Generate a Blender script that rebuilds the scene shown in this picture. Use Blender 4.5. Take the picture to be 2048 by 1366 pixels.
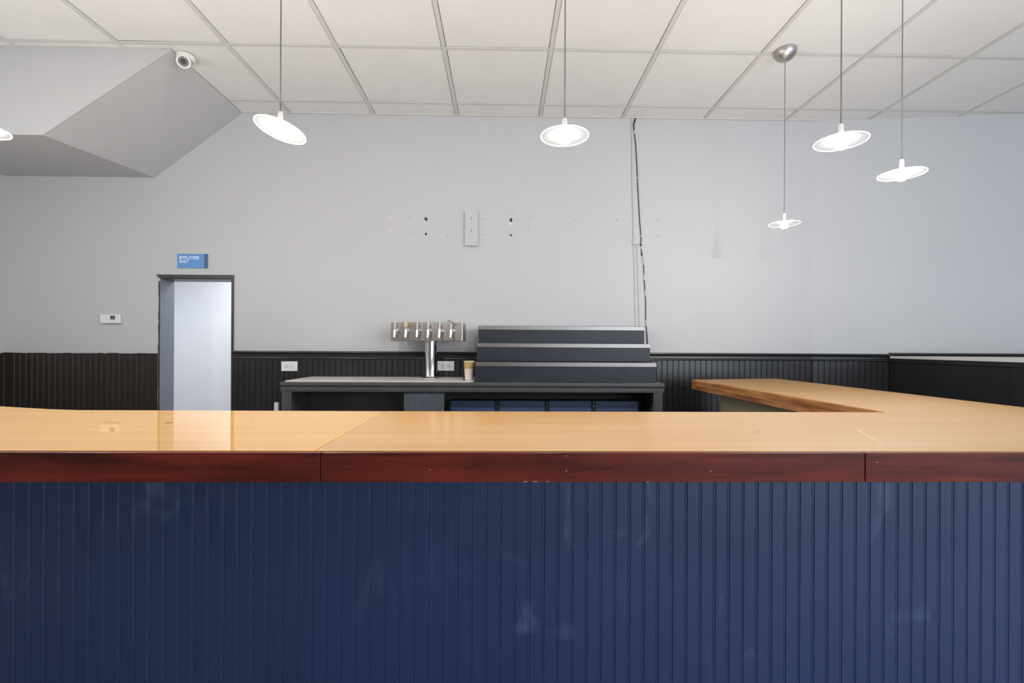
import bpy, bmesh, math, random
from mathutils import Vector, Matrix

# ------------------------------------------------------------------ scene, camera, light, exposure
scene = bpy.context.scene
for o in list(bpy.data.objects):
    bpy.data.objects.remove(o, do_unlink=True)
COL = scene.collection
random.seed(7)

EYE = 1.28
YAW, ROLL, FPX = 0.019292, 0.005109, 936.672
cam_data = bpy.data.cameras.new('camera')
cam_data.sensor_width = 36.0
cam_data.lens = FPX / 2048 * 36.0
cam_data.shift_y = 9.333 / 2048
cam_data.clip_start = 0.02
cam = bpy.data.objects.new('camera', cam_data)
COL.objects.link(cam)
_F = Vector((math.sin(YAW), math.cos(YAW), 0))
_R = Vector((math.cos(YAW), -math.sin(YAW), 0))
_U = Vector((0, 0, 1))
_R2 = _R * math.cos(ROLL) + _U * math.sin(ROLL)
_U2 = _U * math.cos(ROLL) - _R * math.sin(ROLL)
cm = Matrix.Identity(4)
for i in range(3):
    cm[i][0], cm[i][1], cm[i][2] = _R2[i], _U2[i], -_F[i]
cm[2][3] = EYE
cam.matrix_world = cm
scene.camera = cam

world = bpy.data.worlds.new('world')
scene.world = world
world.use_nodes = True
bg = world.node_tree.nodes['Background']
bg.inputs['Color'].default_value = (0.80, 0.88, 1.0, 1)
bg.inputs['Strength'].default_value = 1.0

scene.view_settings.view_transform = 'Standard'
scene.view_settings.look = 'None'
scene.view_settings.exposure = 0.05
scene.view_settings.gamma = 1.0
scene.view_settings.use_curve_mapping = False


def area_light(name, loc, aim, sx, sy, power, color):
    l = bpy.data.lights.new(name, 'AREA')
    l.shape = 'RECTANGLE'
    l.size, l.size_y, l.energy, l.color = sx, sy, power, color
    o = bpy.data.objects.new(name, l)
    COL.objects.link(o)
    o.location = loc
    o.rotation_euler = (Vector(aim) - Vector(loc)).to_track_quat('-Z', 'Y').to_euler()
    return o


# daylight coming through the shop window behind the camera, and an added, unseen fill light under the ceiling there
area_light('window_daylight', (3.45, -2.48, 1.55), (3.0, 0, 2.95), 4.7, 2.1, 150, (0.82, 0.91, 1.0))
area_light('added_ceiling_fill', (2.2, -1.2, 2.93), (2.2, -1.2, 0), 1.2, 0.6, 20, (1.0, 0.95, 0.88))
area_light('store_room_light', (-2.2, 4.15, 2.2), (-2.2, 4.15, 0), 0.7, 0.5, 20, (0.95, 0.97, 1.0))
PENDANT_POWER = 14.0

# ------------------------------------------------------------------ materials
def srgb(r, g, b):
    f = lambda c: (c / 255 / 12.92) if c <= 10 else ((c / 255 + 0.055) / 1.055) ** 2.4
    return (f(r), f(g), f(b), 1)


def mat(name, col, rough=0.5, metal=0.0, coat=0.0, coat_rough=0.05, var=0.0, scale=(8, 8, 8), bump=0.0,
        bump_scale=60.0, col2=None, spec=0.5, detail=4.0, rvar=0.0):
    m = bpy.data.materials.new(name)
    m.use_nodes = True
    nt = m.node_tree
    b = nt.nodes['Principled BSDF']
    b.inputs['Base Color'].default_value = col
    b.inputs['Roughness'].default_value = rough
    b.inputs['Metallic'].default_value = metal
    b.inputs['Coat Weight'].default_value = coat
    b.inputs['Coat Roughness'].default_value = coat_rough
    b.inputs['Specular IOR Level'].default_value = spec
    tc = nt.nodes.new('ShaderNodeNewGeometry')
    mp = nt.nodes.new('ShaderNodeMapping')
    mp.inputs['Scale'].default_value = scale
    nt.links.new(tc.outputs['Position'], mp.inputs['Vector'])
    n = nt.nodes.new('ShaderNodeTexNoise')
    n.inputs['Scale'].default_value = 1.0
    n.inputs['Detail'].default_value = detail
    nt.links.new(mp.outputs['Vector'], n.inputs['Vector'])
    if var > 0 or col2:
        r = nt.nodes.new('ShaderNodeValToRGB')
        r.color_ramp.elements[0].position = 0.3
        r.color_ramp.elements[1].position = 0.7
        c2 = col2 or tuple(min(1, c * (1 + var)) for c in col[:3]) + (1,)
        c1 = col if col2 else tuple(c * (1 - var) for c in col[:3]) + (1,)
        r.color_ramp.elements[0].color = c1
        r.color_ramp.elements[1].color = c2
        nt.links.new(n.outputs['Fac'], r.inputs['Fac'])
        nt.links.new(r.outputs['Color'], b.inputs['Base Color'])
    if rvar > 0:
        mr = nt.nodes.new('ShaderNodeMapRange')
        mr.inputs['To Min'].default_value = max(0, rough - rvar)
        mr.inputs['To Max'].default_value = rough + rvar
        nt.links.new(n.outputs['Fac'], mr.inputs['Value'])
        nt.links.new(mr.outputs['Result'], b.inputs['Roughness'])
    if bump > 0:
        n2 = nt.nodes.new('ShaderNodeTexNoise')
        n2.inputs['Scale'].default_value = bump_scale
        n2.inputs['Detail'].default_value = 3
        nt.links.new(tc.outputs['Position'], n2.inputs['Vector'])
        bp = nt.nodes.new('ShaderNodeBump')
        bp.inputs['Strength'].default_value = bump
        bp.inputs['Distance'].default_value = 0.002
        nt.links.new(n2.outputs['Fac'], bp.inputs['Height'])
        nt.links.new(bp.outputs['Normal'], b.inputs['Normal'])
    return m


def add_specks(m, col, scale=(60, 60, 60), thresh=0.05, amount=0.8, smear=None):
    """Small chips or scuffs of another paint colour over a material's base colour."""
    nt = m.node_tree
    b = nt.nodes['Principled BSDF']
    src = b.inputs['Base Color'].links[0].from_socket if b.inputs['Base Color'].links else None
    g = nt.nodes.new('ShaderNodeNewGeometry')
    mp = nt.nodes.new('ShaderNodeMapping')
    mp.inputs['Scale'].default_value = scale
    nt.links.new(g.outputs['Position'], mp.inputs['Vector'])
    if smear:
        n = nt.nodes.new('ShaderNodeTexNoise')
        n.inputs['Scale'].default_value = 1.0
        n.inputs['Detail'].default_value = 6
        n.inputs['Distortion'].default_value = 1.2
        nt.links.new(mp.outputs['Vector'], n.inputs['Vector'])
        out = n.outputs['Fac']
        lo, hi, a, c = smear[0], smear[1], 0.0, amount
    else:
        v = nt.nodes.new('ShaderNodeTexVoronoi')
        nt.links.new(mp.outputs['Vector'], v.inputs['Vector'])
        out = v.outputs['Distance']
        lo, hi, a, c = thresh * 0.7, thresh, amount, 0.0
    mr = nt.nodes.new('ShaderNodeMapRange')
    mr.inputs['From Min'].default_value = lo
    mr.inputs['From Max'].default_value = hi
    mr.inputs['To Min'].default_value = a
    mr.inputs['To Max'].default_value = c
    nt.links.new(out, mr.inputs['Value'])
    mix = nt.nodes.new('ShaderNodeMix')
    mix.data_type = 'RGBA'
    nt.links.new(mr.outputs['Result'], mix.inputs['Factor'])
    if src:
        nt.links.new(src, mix.inputs['A'])
    else:
        mix.inputs['A'].default_value = b.inputs['Base Color'].default_value
    mix.inputs['B'].default_value = col
    nt.links.new(mix.outputs['Result'], b.inputs['Base Color'])


M = {}
M['wall'] = mat('grey_wall_paint', srgb(187, 188, 191), 0.55, var=0.012, scale=(1.2, 1.2, 1.2), bump=0.12, bump_scale=220)
M['ceiling_tile'] = mat('ceiling_tile_fibre', srgb(226, 226, 226), 0.9, var=0.02, scale=(3, 3, 3), bump=0.5, bump_scale=260)
M['grid'] = mat('ceiling_grid_paint', srgb(204, 204, 202), 0.6, var=0.03, scale=(20, 20, 20))
M['plenum'] = mat('dark_plenum', srgb(48, 46, 44), 0.9, var=0.1)
M['navy'] = mat('navy_bar_paint', srgb(36, 55, 97), 0.42, var=0.05, scale=(6, 6, 2), bump=0.15, bump_scale=90, rvar=0.06)
add_specks(M['navy'], srgb(120, 138, 175), (7, 7, 3.2), amount=0.30, smear=(0.62, 0.76))
add_specks(M['navy'], srgb(200, 205, 215), (16, 16, 16), thresh=0.028, amount=0.8)
M['black'] = mat('black_satin_paint', srgb(36, 36, 38), 0.33, var=0.10, scale=(5, 5, 9), bump=0.25, bump_scale=45, rvar=0.06)
M['wain_l'] = mat('brown_black_paint', srgb(42, 36, 33), 0.40, var=0.12, scale=(14, 14, 1.2), bump=0.2, bump_scale=60)
M['groove'] = mat('groove_dark', srgb(22, 22, 24), 0.6, var=0.1)
M['groove_pale'] = mat('pale_groove_paint', srgb(196, 184, 176), 0.6, var=0.15, scale=(30, 30, 8))  # pale backing colour for the gaps of the left wainscot
M['groove_navy'] = mat('groove_navy', srgb(44, 56, 92), 0.6, var=0.1)
M['rail'] = mat('black_gloss_trim', srgb(38, 38, 38), 0.28, var=0.08, scale=(6, 6, 6), bump=0.15, bump_scale=40)
M['ledge'] = mat('pale_grey_ledge', srgb(206, 204, 202), 0.4, var=0.03)
M['top'] = mat('honey_wood_top', srgb(220, 158, 44), 0.42, coat=0.9, coat_rough=0.03, col2=srgb(231, 173, 64),
               scale=(1.3, 26, 26), detail=6)
M['top_worn'] = mat('honey_wood_top_worn', srgb(200, 144, 54), 0.45, coat=0.8, coat_rough=0.14, col2=srgb(212, 158, 72),
               scale=(1.3, 26, 26), detail=6)
M['fascia'] = mat('mahogany_edge', srgb(54, 20, 15), 0.38, coat=0.10, coat_rough=0.08, spec=0.18, col2=srgb(114, 43, 32),
                  scale=(3.5, 40, 40), detail=6, bump=0.15, bump_scale=30)
add_specks(M['fascia'], srgb(225, 200, 185), (34, 34, 34), thresh=0.06, amount=0.8)
M['rawedge'] = mat('raw_plywood_edge', srgb(120, 66, 38), 0.6, col2=srgb(196, 140, 84), scale=(60, 5, 70), detail=6, bump=0.4, bump_scale=50)
M['knot'] = mat('dark_wood_knot', srgb(120, 84, 58), 0.4, var=0.1, scale=(60, 60, 60))
M['scratch'] = mat('pale_scratch', srgb(236, 204, 160), 0.5, var=0.02)
M['chip'] = mat('pale_chip', srgb(186, 160, 148), 0.6, var=0.03)
M['olive'] = mat('olive_plywood', srgb(150, 146, 122), 0.6, var=0.06, scale=(20, 3, 20))
M['steel'] = mat('brushed_steel', srgb(182, 176, 172), 0.28, 1.0, var=0.04, scale=(3, 60, 60))
M['strip'] = mat('metal_edge_strip', srgb(132, 128, 126), 0.36, 1.0, var=0.05, scale=(3, 40, 40))
M['steel_top'] = mat('worn_steel_top', srgb(206, 201, 196), 0.50, 0.25, var=0.08, scale=(5, 9, 9), bump=0.1, bump_scale=25)
M['chrome'] = mat('chrome', srgb(206, 204, 203), 0.10, 1.0, var=0.02)
M['nickel'] = mat('satin_nickel', srgb(182, 180, 178), 0.42, 1.0, var=0.03)
M['counter'] = mat('charcoal_counter_paint', srgb(74, 76, 78), 0.32, var=0.10, scale=(8, 8, 8), bump=0.2, bump_scale=45)
M['cavity'] = mat('dark_cavity_paint', srgb(74, 76, 73), 0.55, var=0.10, scale=(6, 6, 6))
M['slate'] = mat('slate_panel', srgb(70, 76, 86), 0.5, var=0.10, scale=(14, 14, 14))
add_specks(M['slate'], srgb(130, 136, 146), (26, 26, 26), amount=0.4, smear=(0.60, 0.75))
M['blue_panel'] = mat('blue_cabinet_paint', srgb(62, 79, 116), 0.45, var=0.08, scale=(10, 10, 10))
M['riser'] = mat('blue_black_riser_paint', srgb(36, 41, 50), 0.40, var=0.12, scale=(5, 5, 18), bump=0.6, bump_scale=26, rvar=0.08, spec=0.32)
M['white'] = mat('white_plastic', srgb(222, 222, 220), 0.35, var=0.01)
M['white_paint'] = mat('white_wall_paint', srgb(226, 228, 232), 0.6, var=0.01)
M['jamb'] = mat('blue_grey_jamb_paint', srgb(112, 117, 130), 0.45, var=0.03)
M['trim'] = mat('dark_door_trim', srgb(56, 55, 54), 0.40, var=0.08, scale=(12, 12, 12))
M['sign'] = mat('blue_sign', srgb(92, 142, 204), 0.35, var=0.02)
M['sign_dark'] = mat('dark_blue_sign', srgb(58, 92, 134), 0.35, var=0.02)
M['sign_text'] = mat('sign_lettering', srgb(206, 228, 246), 0.5, var=0.01)
M['dark'] = mat('dark_plastic', srgb(40, 40, 42), 0.35, var=0.05)
M['lcd'] = mat('grey_display', srgb(70, 76, 72), 0.25, var=0.05)
M['grey_plastic'] = mat('grey_plastic', srgb(150, 150, 150), 0.4, var=0.03)
M['hole'] = mat('dark_hole', srgb(66, 60, 56), 0.9, var=0.2, scale=(90, 90, 90))
M['torn'] = mat('torn_plaster', srgb(226, 214, 200), 0.9, var=0.05, scale=(60, 60, 60))
M['cord'] = mat('grey_cord', srgb(110, 108, 106), 0.5, var=0.05)
M['cable'] = mat('black_cable', srgb(34, 33, 33), 0.5, var=0.1)
M['cup_white'] = mat('white_paper', srgb(226, 214, 204), 0.7, var=0.02)
M['cup_tan'] = mat('tan_paper', srgb(190, 158, 104), 0.6, var=0.05)
M['cup_in'] = mat('cup_inside', srgb(232, 226, 214), 0.7, var=0.02)
M['beige'] = mat('beige_tap_handle', srgb(198, 186, 148), 0.5, var=0.05)
M['floor'] = mat('floor_tile', srgb(172, 165, 156), 0.45, var=0.06, scale=(2, 2, 2))
M['outside'] = M['white_paint']


def shade_material(name, clear):
    m = bpy.data.materials.new(name)
    m.use_nodes = True
    nt = m.node_tree
    for n in list(nt.nodes):
        nt.nodes.remove(n)
    out = nt.nodes.new('ShaderNodeOutputMaterial')
    tl = nt.nodes.new('ShaderNodeBsdfTranslucent')
    tl.inputs['Color'].default_value = (0.92, 0.90, 0.87, 1)
    df = nt.nodes.new('ShaderNodeBsdfDiffuse')
    df.inputs['Color'].default_value = (0.90, 0.88, 0.85, 1)
    tr = nt.nodes.new('ShaderNodeBsdfTransparent')
    gl = nt.nodes.new('ShaderNodeBsdfGlossy')
    gl.inputs['Roughness'].default_value = 0.12
    g = nt.nodes.new('ShaderNodeNewGeometry')
    nz = nt.nodes.new('ShaderNodeTexNoise')
    nz.inputs['Scale'].default_value = 40
    nt.links.new(g.outputs['Position'], nz.inputs['Vector'])
    mr = nt.nodes.new('ShaderNodeMapRange')
    mr.inputs['To Min'].default_value = 0.40
    mr.inputs['To Max'].default_value = 0.60
    nt.links.new(nz.outputs['Fac'], mr.inputs['Value'])
    m1 = nt.nodes.new('ShaderNodeMixShader')
    nt.links.new(mr.outputs['Result'], m1.inputs['Fac'])
    nt.links.new(tl.outputs[0], m1.inputs[1])
    nt.links.new(df.outputs[0], m1.inputs[2])
    m2 = nt.nodes.new('ShaderNodeMixShader')
    m2.inputs['Fac'].default_value = clear
    nt.links.new(m1.outputs[0], m2.inputs[1])
    nt.links.new(tr.outputs[0], m2.inputs[2])
    m3 = nt.nodes.new('ShaderNodeMixShader')
    m3.inputs['Fac'].default_value = 0.008
    nt.links.new(m2.outputs[0], m3.inputs[1])
    nt.links.new(gl.outputs[0], m3.inputs[2])
    nt.links.new(m3.outputs[0], out.inputs['Surface'])
    return m


def emit_material(name, col, strength):
    m = bpy.data.materials.new(name)
    m.use_nodes = True
    b = m.node_tree.nodes['Principled BSDF']
    b.inputs['Base Color'].default_value = col
    b.inputs['Emission Color'].default_value = col
    b.inputs['Emission Strength'].default_value = strength
    return m


M['shade'] = shade_material('thin_glass_shade', 0.988)
M['shade_rim'] = shade_material('frosted_glass_rim', 0.75)
M['neck'] = mat('frosted_neck', srgb(225, 224, 222), 0.25, var=0.01)

# ------------------------------------------------------------------ mesh helpers
def box(bm, x0, x1, y0, y1, z0, z1, bevel=0.0, rot=None, piv=None):
    vs = [bm.verts.new((x, y, z)) for x in (x0, x1) for y in (y0, y1) for z in (z0, z1)]
    idx = [(0, 1, 3, 2), (4, 6, 7, 5), (0, 4, 5, 1), (2, 3, 7, 6), (0, 2, 6, 4), (1, 5, 7, 3)]
    fs = [bm.faces.new([vs[i] for i in f]) for f in idx]
    geom = vs
    if bevel > 0:
        es = list({e for f in fs for e in f.edges})
        r = bmesh.ops.bevel(bm, geom=es, offset=bevel, segments=2, profile=0.5, affect='EDGES')
        geom = list({v for f in r['faces'] for v in f.verts} | {v for v in vs if v.is_valid})
    if rot is not None:
        bmesh.ops.rotate(bm, verts=[v for v in geom if v.is_valid], cent=piv or (0, 0, 0), matrix=rot)
    return bm


def prism(bm, pts, z0, z1):
    lo = [bm.verts.new((x, y, z0)) for x, y in pts]
    hi = [bm.verts.new((x, y, z1)) for x, y in pts]
    n = len(pts)
    bm.faces.new(hi)
    bm.faces.new(lo[::-1])
    for i in range(n):
        bm.faces.new((lo[i], lo[(i + 1) % n], hi[(i + 1) % n], hi[i]))
    return bm


def profile_x(bm, prof, x0, x1):
    """Closed (y, z) profile swept along x."""
    a = [bm.verts.new((x0, y, z)) for y, z in prof]
    b = [bm.verts.new((x1, y, z)) for y, z in prof]
    n = len(prof)
    for i in range(n):
        bm.faces.new((a[i], a[(i + 1) % n], b[(i + 1) % n], b[i]))
    bm.faces.new(a[::-1])
    bm.faces.new(b)
    return bm


def lathe(bm, prof, cen=(0, 0, 0), seg=32, axis=None, closed=False):
    """(r, z) profile turned round z (or round `axis`) at cen."""
    cen = Vector(cen)
    q = Vector((0, 0, 1)).rotation_difference(Vector(axis).normalized()) if axis is not None else None
    rings = []
    for r, z in prof:
        ring = []
        for k in range(seg if r > 1e-6 else 1):
            a = 2 * math.pi * k / seg
            v = Vector((r * math.cos(a), r * math.sin(a), z))
            if q:
                v = q @ v
            ring.append(bm.verts.new(cen + v))
        rings.append(ring)
    if closed:
        rings.append(rings[0])
    for p, n in zip(rings[:-1], rings[1:]):
        for k in range(seg):
            k2 = (k + 1) % seg
            if len(p) == 1 and len(n) == 1:
                continue
            if len(p) == 1:
                bm.faces.new((p[0], n[k2], n[k]))
            elif len(n) == 1:
                bm.faces.new((p[k], p[k2], n[0]))
            else:
                bm.faces.new((p[k], p[k2], n[k2], n[k]))
    return bm


def tube(bm, pts, r, seg=8):
    pts = [Vector(p) for p in pts]
    rings = []
    for i, p in enumerate(pts):
        d = (pts[min(i + 1, len(pts) - 1)] - pts[max(i - 1, 0)]).normalized()
        u = d.cross(Vector((0.3, 0.9, 0.2))).normalized()
        w = d.cross(u)
        rr = r[i] if isinstance(r, (list, tuple)) else r
        rings.append([bm.verts.new(p + (u * math.cos(2 * math.pi * k / seg) + w * math.sin(2 * math.pi * k / seg)) * rr)
                      for k in range(seg)])
    for a, b in zip(rings[:-1], rings[1:]):
        for k in range(seg):
            bm.faces.new((a[k], a[(k + 1) % seg], b[(k + 1) % seg], b[k]))
    bm.faces.new(rings[0][::-1])
    bm.faces.new(rings[-1])
    return bm


def finish(name, bm, material, smooth=False, org=(0, 0, 0)):
    bmesh.ops.recalc_face_normals(bm, faces=bm.faces)
    if org != (0, 0, 0):
        bmesh.ops.translate(bm, verts=bm.verts, vec=-Vector(org))
    me = bpy.data.meshes.new(name)
    bm.to_mesh(me)
    bm.free()
    me.materials.append(material)
    if smooth:
        for p in me.polygons:
            p.use_smooth = True
        try:
            me.set_sharp_from_angle(angle=math.radians(38))
        except Exception:
            pass
    return me


ORG = {}


def thing(name, label, cat, loc, group=None, kind=None):
    o = bpy.data.objects.new(name, None)
    o.empty_display_size = 0.1
    COL.objects.link(o)
    o.location = loc
    ORG[o.name] = tuple(loc)
    if kind:
        o['kind'] = kind
    if cat:
        o['category'] = cat
    if label:
        o['label'] = label
    if group:
        o['group'] = group
    return o


def part(name, bm, material, parent, smooth=False, label=None):
    """A mesh in world coordinates that becomes a child of `parent`."""
    org = ORG[parent.name]
    o = bpy.data.objects.new(name, finish(name, bm, material, smooth, org))
    COL.objects.link(o)
    o.parent = parent
    ORG[o.name] = org
    if label:
        o['label'] = label
    return o


def solid(name, bm, material, label=None, cat=None, loc=(0, 0, 0), kind=None, group=None, smooth=False):
    """A top-level thing that is one mesh."""
    o = bpy.data.objects.new(name, finish(name, bm, material, smooth, tuple(loc)))
    COL.objects.link(o)
    o.location = loc
    ORG[o.name] = tuple(loc)
    if label:
        o['label'] = label
    if cat:
        o['category'] = cat
    if kind:
        o['kind'] = kind
    if group:
        o['group'] = group
    return o


def copies(name, mesh, parent, locs, rotz=0.0):
    """Alike pieces that share one mesh, children of `parent` (locs in world coordinates)."""
    org = Vector(ORG[parent.name])
    out = []
    for p in locs:
        o = bpy.data.objects.new(name, mesh)
        COL.objects.link(o)
        o.parent = parent
        o.location = Vector(p) - org
        o.rotation_euler = (0, 0, rotz)
        out.append(o)
    return out


B = bmesh.new

# ------------------------------------------------------------------ main dimensions (metres; y is depth)
D = 3.45             # back wall
CZ = 2.97            # ceiling
XL, XR = -3.596, 7.2
YF = -2.4            # street side
BEND = 2.30          # back wall turns slightly here
ANG = -0.0955        # angle of the turned piece
XE = 5.6             # far end of the turned piece
RAIL = 1.237
DX0, DX1, DTOP = -2.490, -1.974, 1.760     # doorway

# ------------------------------------------------------------------ room shell
b = B(); box(b, XL - 0.1, XR + 0.1, YF - 0.1, D + 2.0, -0.1, 0)
solid('floor', b, M['floor'], kind='structure')

b = B()
box(b, XL - 0.12, DX0, D, D + 0.14, 0, CZ + 0.3)
box(b, DX0, DX1, D, D + 0.14, DTOP, CZ + 0.3)
box(b, DX1, BEND, D, D + 0.14, 0, CZ + 0.3)
yE = D + math.tan(ANG) * (XE - BEND)
prism(b, [(BEND, D), (XE, yE), (XE, yE + 0.5), (BEND, D + 0.14)], 0, CZ + 0.3)
wall_back = solid('wall_back', b, M['wall'], kind='structure')

b = B(); box(b, XL - 0.12, XL, YF, D, 0, CZ + 0.3)
wall_left = solid('wall_left', b, M['wall'], kind='structure')
b = B()
box(b, XE, XR, yE - 0.15, yE + 0.3, 0, CZ + 0.3)
box(b, XR, XR + 0.12, YF, yE + 0.3, 0, CZ + 0.3)
solid('wall_right', b, M['wall'], kind='structure')
# street wall with its shop window (behind the camera)
b = B()
box(b, XL - 0.12, 1.0, YF - 0.14, YF, 0, CZ + 0.3)
box(b, 5.8, XR + 0.12, YF - 0.14, YF, 0, CZ + 0.3)
box(b, 1.0, 5.8, YF - 0.14, YF, 0, 0.5)
box(b, 1.0, 5.8, YF - 0.14, YF, 2.6, CZ + 0.3)
solid('wall_front', b, M['wall'], kind='structure')
w1 = thing('window_1', None, None, (3.25, YF, 0.5), kind='structure')
for x in (1.02, 2.6, 4.2, 5.78):
    b = B(); box(b, x - 0.03, x + 0.03, YF - 0.08, YF - 0.02, 0.5, 2.6, 0.004)
    part('mullion', b, M['dark'], w1)

# store room seen through the doorway
b = B()
box(b, -3.3, -1.1, 4.75, 4.85, 0, 2.6)
box(b, -3.4, -3.3, D + 0.14, 4.85, 0, 2.6)
box(b, -1.1, -1.0, D + 0.14, 4.85, 0, 2.6)
box(b, -3.4, -1.0, D + 0.14, 4.85, 2.4, 2.6)
solid('wall_store_room', b, M['white_paint'], kind='structure')

# ---- suspended ceiling: slab, tiles, grid bars
T = 0.6096
GX0, GY0 = -0.344, 2.671
ceil = thing('ceiling', None, None, (0, 0, CZ), kind='structure')
b = B(); box(b, XL - 0.1, XR + 0.1, YF - 0.1, D + 0.2, CZ + 0.06, CZ + 0.16)
part('slab', b, M['plenum'], ceil)
HW = 0.012
gap = 0.0022
cols = list(range(-6, 13))
rows = list(range(-6, 2))
tw = T - 2 * HW - 2 * gap


def tile_mesh(sx, sy):
    b = B(); box(b, -sx / 2, sx / 2, -sy / 2, sy / 2, 0, 0.016, 0.0025)
    return finish('ceiling_tile', b, M['ceiling_tile'])


tm = tile_mesh(tw, tw)
border_d = D - (GY0 + T) - 0.006
tb = tile_mesh(tw, border_d - HW - 2 * gap)
inst = 0
for i in cols:
    cx = GX0 + (i + 0.5) * T
    if cx < XL - 0.35 or cx > XR:
        continue
    for r in rows:
        cy = GY0 + (r + 0.5) * T if r < 1 else GY0 + T + HW + gap + (border_d - HW - 2 * gap) / 2
        if cy < -1.2:
            continue
        z = CZ + 0.003 + random.uniform(-0.0008, 0.0008)
        if cx - T / 2 < XL:                       # cut tile along the left wall
            x0, x1 = XL + 0.01, cx + tw / 2
            me = tile_mesh(x1 - x0, tw if r < 1 else border_d - HW - 2 * gap)
            o, = copies('ceiling_tile', me, ceil, [((x0 + x1) / 2, cy, z)])
        else:
            o, = copies('ceiling_tile', tm if r < 1 else tb, ceil, [(cx, cy, z)])
        o.rotation_euler = (random.uniform(-.003, .003), random.uniform(-.003, .003), random.uniform(-.003, .003))
# far part of the ceiling behind the camera
b = B(); box(b, XL, XR, YF, -1.15, CZ + 0.002, CZ + 0.02)
part('rear_ceiling_field', b, M['ceiling_tile'], ceil)
for i in range(-5, 13):
    x = GX0 + i * T
    b = B(); box(b, x - HW, x + HW, -1.15, D - 0.004, CZ - 0.001, CZ + 0.006, 0.0012)
    box(b, x - 0.002, x + 0.002, -1.15, D - 0.004, CZ + 0.006, CZ + 0.04)
    part('grid_bar', b, M['grid'], ceil)
for r in range(-5, 2):
    y = GY0 + r * T
    for i in range(-6, 12):
        x0, x1 = GX0 + i * T + HW, GX0 + (i + 1) * T - HW
        if x1 < XL:
            continue
        x0 = max(x0, XL + 0.002)
        b = B(); box(b, x0 + 0.0005, x1 - 0.0005, y - HW, y + HW, CZ, CZ + 0.006, 0.0012)
        part('cross_bar', b, M['grid'], ceil)
# wall angle round the edge
b = B()
box(b, XL, XR, D - 0.016, D, CZ - 0.002, CZ + 0.004)
box(b, XL, XL + 0.016, YF, D - 0.016, CZ - 0.002, CZ + 0.004)
part('edge_angle', b, M['grid'], ceil)

# ---- sloped bulkhead in the upper left corner
b = B()
YB = 2.716
a = [b.verts.new((x, YB, z)) for x, z in [(XL, CZ - 0.003), (-1.910, CZ - 0.003), (-2.626, 2.468), (XL, 2.468)]]
c = [b.verts.new((x, D, z)) for x, z in [(XL, CZ - 0.003), (-1.908, CZ - 0.003), (-2.532, 2.491), (XL, 2.491)]]
for i in range(4):
    b.faces.new((a[i], a[(i + 1) % 4], c[(i + 1) % 4], c[i]))
b.faces.new(a); b.faces.new(c[::-1])
bulk = solid('wall_bulkhead', b, M['wall'], kind='structure')
b = B()
d_ = Vector((-2.578 + 1.910, 0, 2.480 - CZ)).normalized()
tube(b, [(-1.912, YB - 0.001, CZ - 0.006), (-2.624, YB - 0.001, 2.4695)], 0.0035, 6)
part('corner_bead', b, M['wall'], bulk)
b = B(); box(b, XL, -1.90, YB - 0.018, YB - 0.001, CZ - 0.004, CZ + 0.002)
part('edge_angle', b, M['grid'], bulk)

# ---- beadboard wainscot
BP = 0.04125


def board_mesh(name, w, h, th, material, g=0.003):
    """Vertical beadboard strip: flat field, groove, bead. Front faces -y, back at y=0, base at z=0."""
    p = [(0.0004, 0), (0.0004, -th + g), (0.0016, -th), (w - 0.0075, -th), (w - 0.0062, -th + g),
         (w - 0.0050, -th + 0.2 * g), (w - 0.0022, -th + 0.2 * g), (w - 0.0004, -th + g), (w - 0.0004, 0)]
    b = B(); prism(b, p[::-1], 0, h)
    return finish(name, b, material)


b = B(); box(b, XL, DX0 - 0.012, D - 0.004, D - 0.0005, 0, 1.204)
part('wainscot_backing', b, M['groove_pale'], wall_back)
b = B(); box(b, DX1 + 0.014, BEND, D - 0.004, D - 0.0005, 0, 1.20)
part('wainscot_backing', b, M['groove'], wall_back)
bl = board_mesh('board', BP - 0.0024, 1.210, 0.006, M['wain_l'], 0.002)
x = -3.557 - BP + 0.0045
locs = []
while x < XL + 0.005:
    x += BP
n = 0
x = -3.557 + 0.0045
while x + BP < DX0 - 0.012:
    locs.append((x, D - 0.004, 0.0)); x += BP
copies('board', bl, wall_back, locs)
b = B(); box(b, x, DX0 - 0.013, D - 0.014, D - 0.004, 0, 1.21, 0.001)
part('board', b, M['wain_l'], wall_back)
b = B(); box(b, XL + 0.012, -3.5535, D - 0.014, D - 0.004, 0, 1.21, 0.001)
part('board', b, M['wain_l'], wall_back)
# uneven painted top edge of the left boards
b = B()
x = XL + 0.004
while x < DX0 - 0.02:
    w = random.uniform(0.02, 0.07)
    h = random.uniform(0.002, 0.006)
    box(b, x, min(x + w, DX0 - 0.014), D - 0.0145, D - 0.0002, 1.2095, 1.2105 + h)
    x += w
part('ragged_paint_edge', b, M['wain_l'], wall_back)
br = board_mesh('board', BP, 1.20, 0.010, M['black'])
locs = []
x = 1.254 + 0.0045 - BP * 78
while x < BEND - BP:
    if x > DX1 + 0.014:
        locs.append((x, D - 0.004, 0.0))
    x += BP
copies('board', br, wall_back, locs)
b = B(); box(b, x + 0.001, BEND - 0.002, D - 0.014, D - 0.004, 0, 1.2, 0.001)
part('board', b, M['black'], wall_back)
x0 = min(l[0] for l in locs)
b = B(); box(b, DX1 + 0.014, x0 - 0.001, D - 0.014, D - 0.004, 0, 1.2, 0.001)
part('board', b, M['black'], wall_back)
dirx, diry = math.cos(ANG), math.sin(ANG)
nx, ny = math.sin(ANG), -math.cos(ANG)
locs = []
s = 0.004
while s < 0.50:
    locs.append((BEND + dirx * s + nx * 0.003, D + diry * s + ny * 0.003, 0.0)); s += BP
copies('board', br, wall_back, locs, ANG)
b = B()
box(b, 0, 1.9, -0.0028, -0.0005, 0, 1.2)
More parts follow.
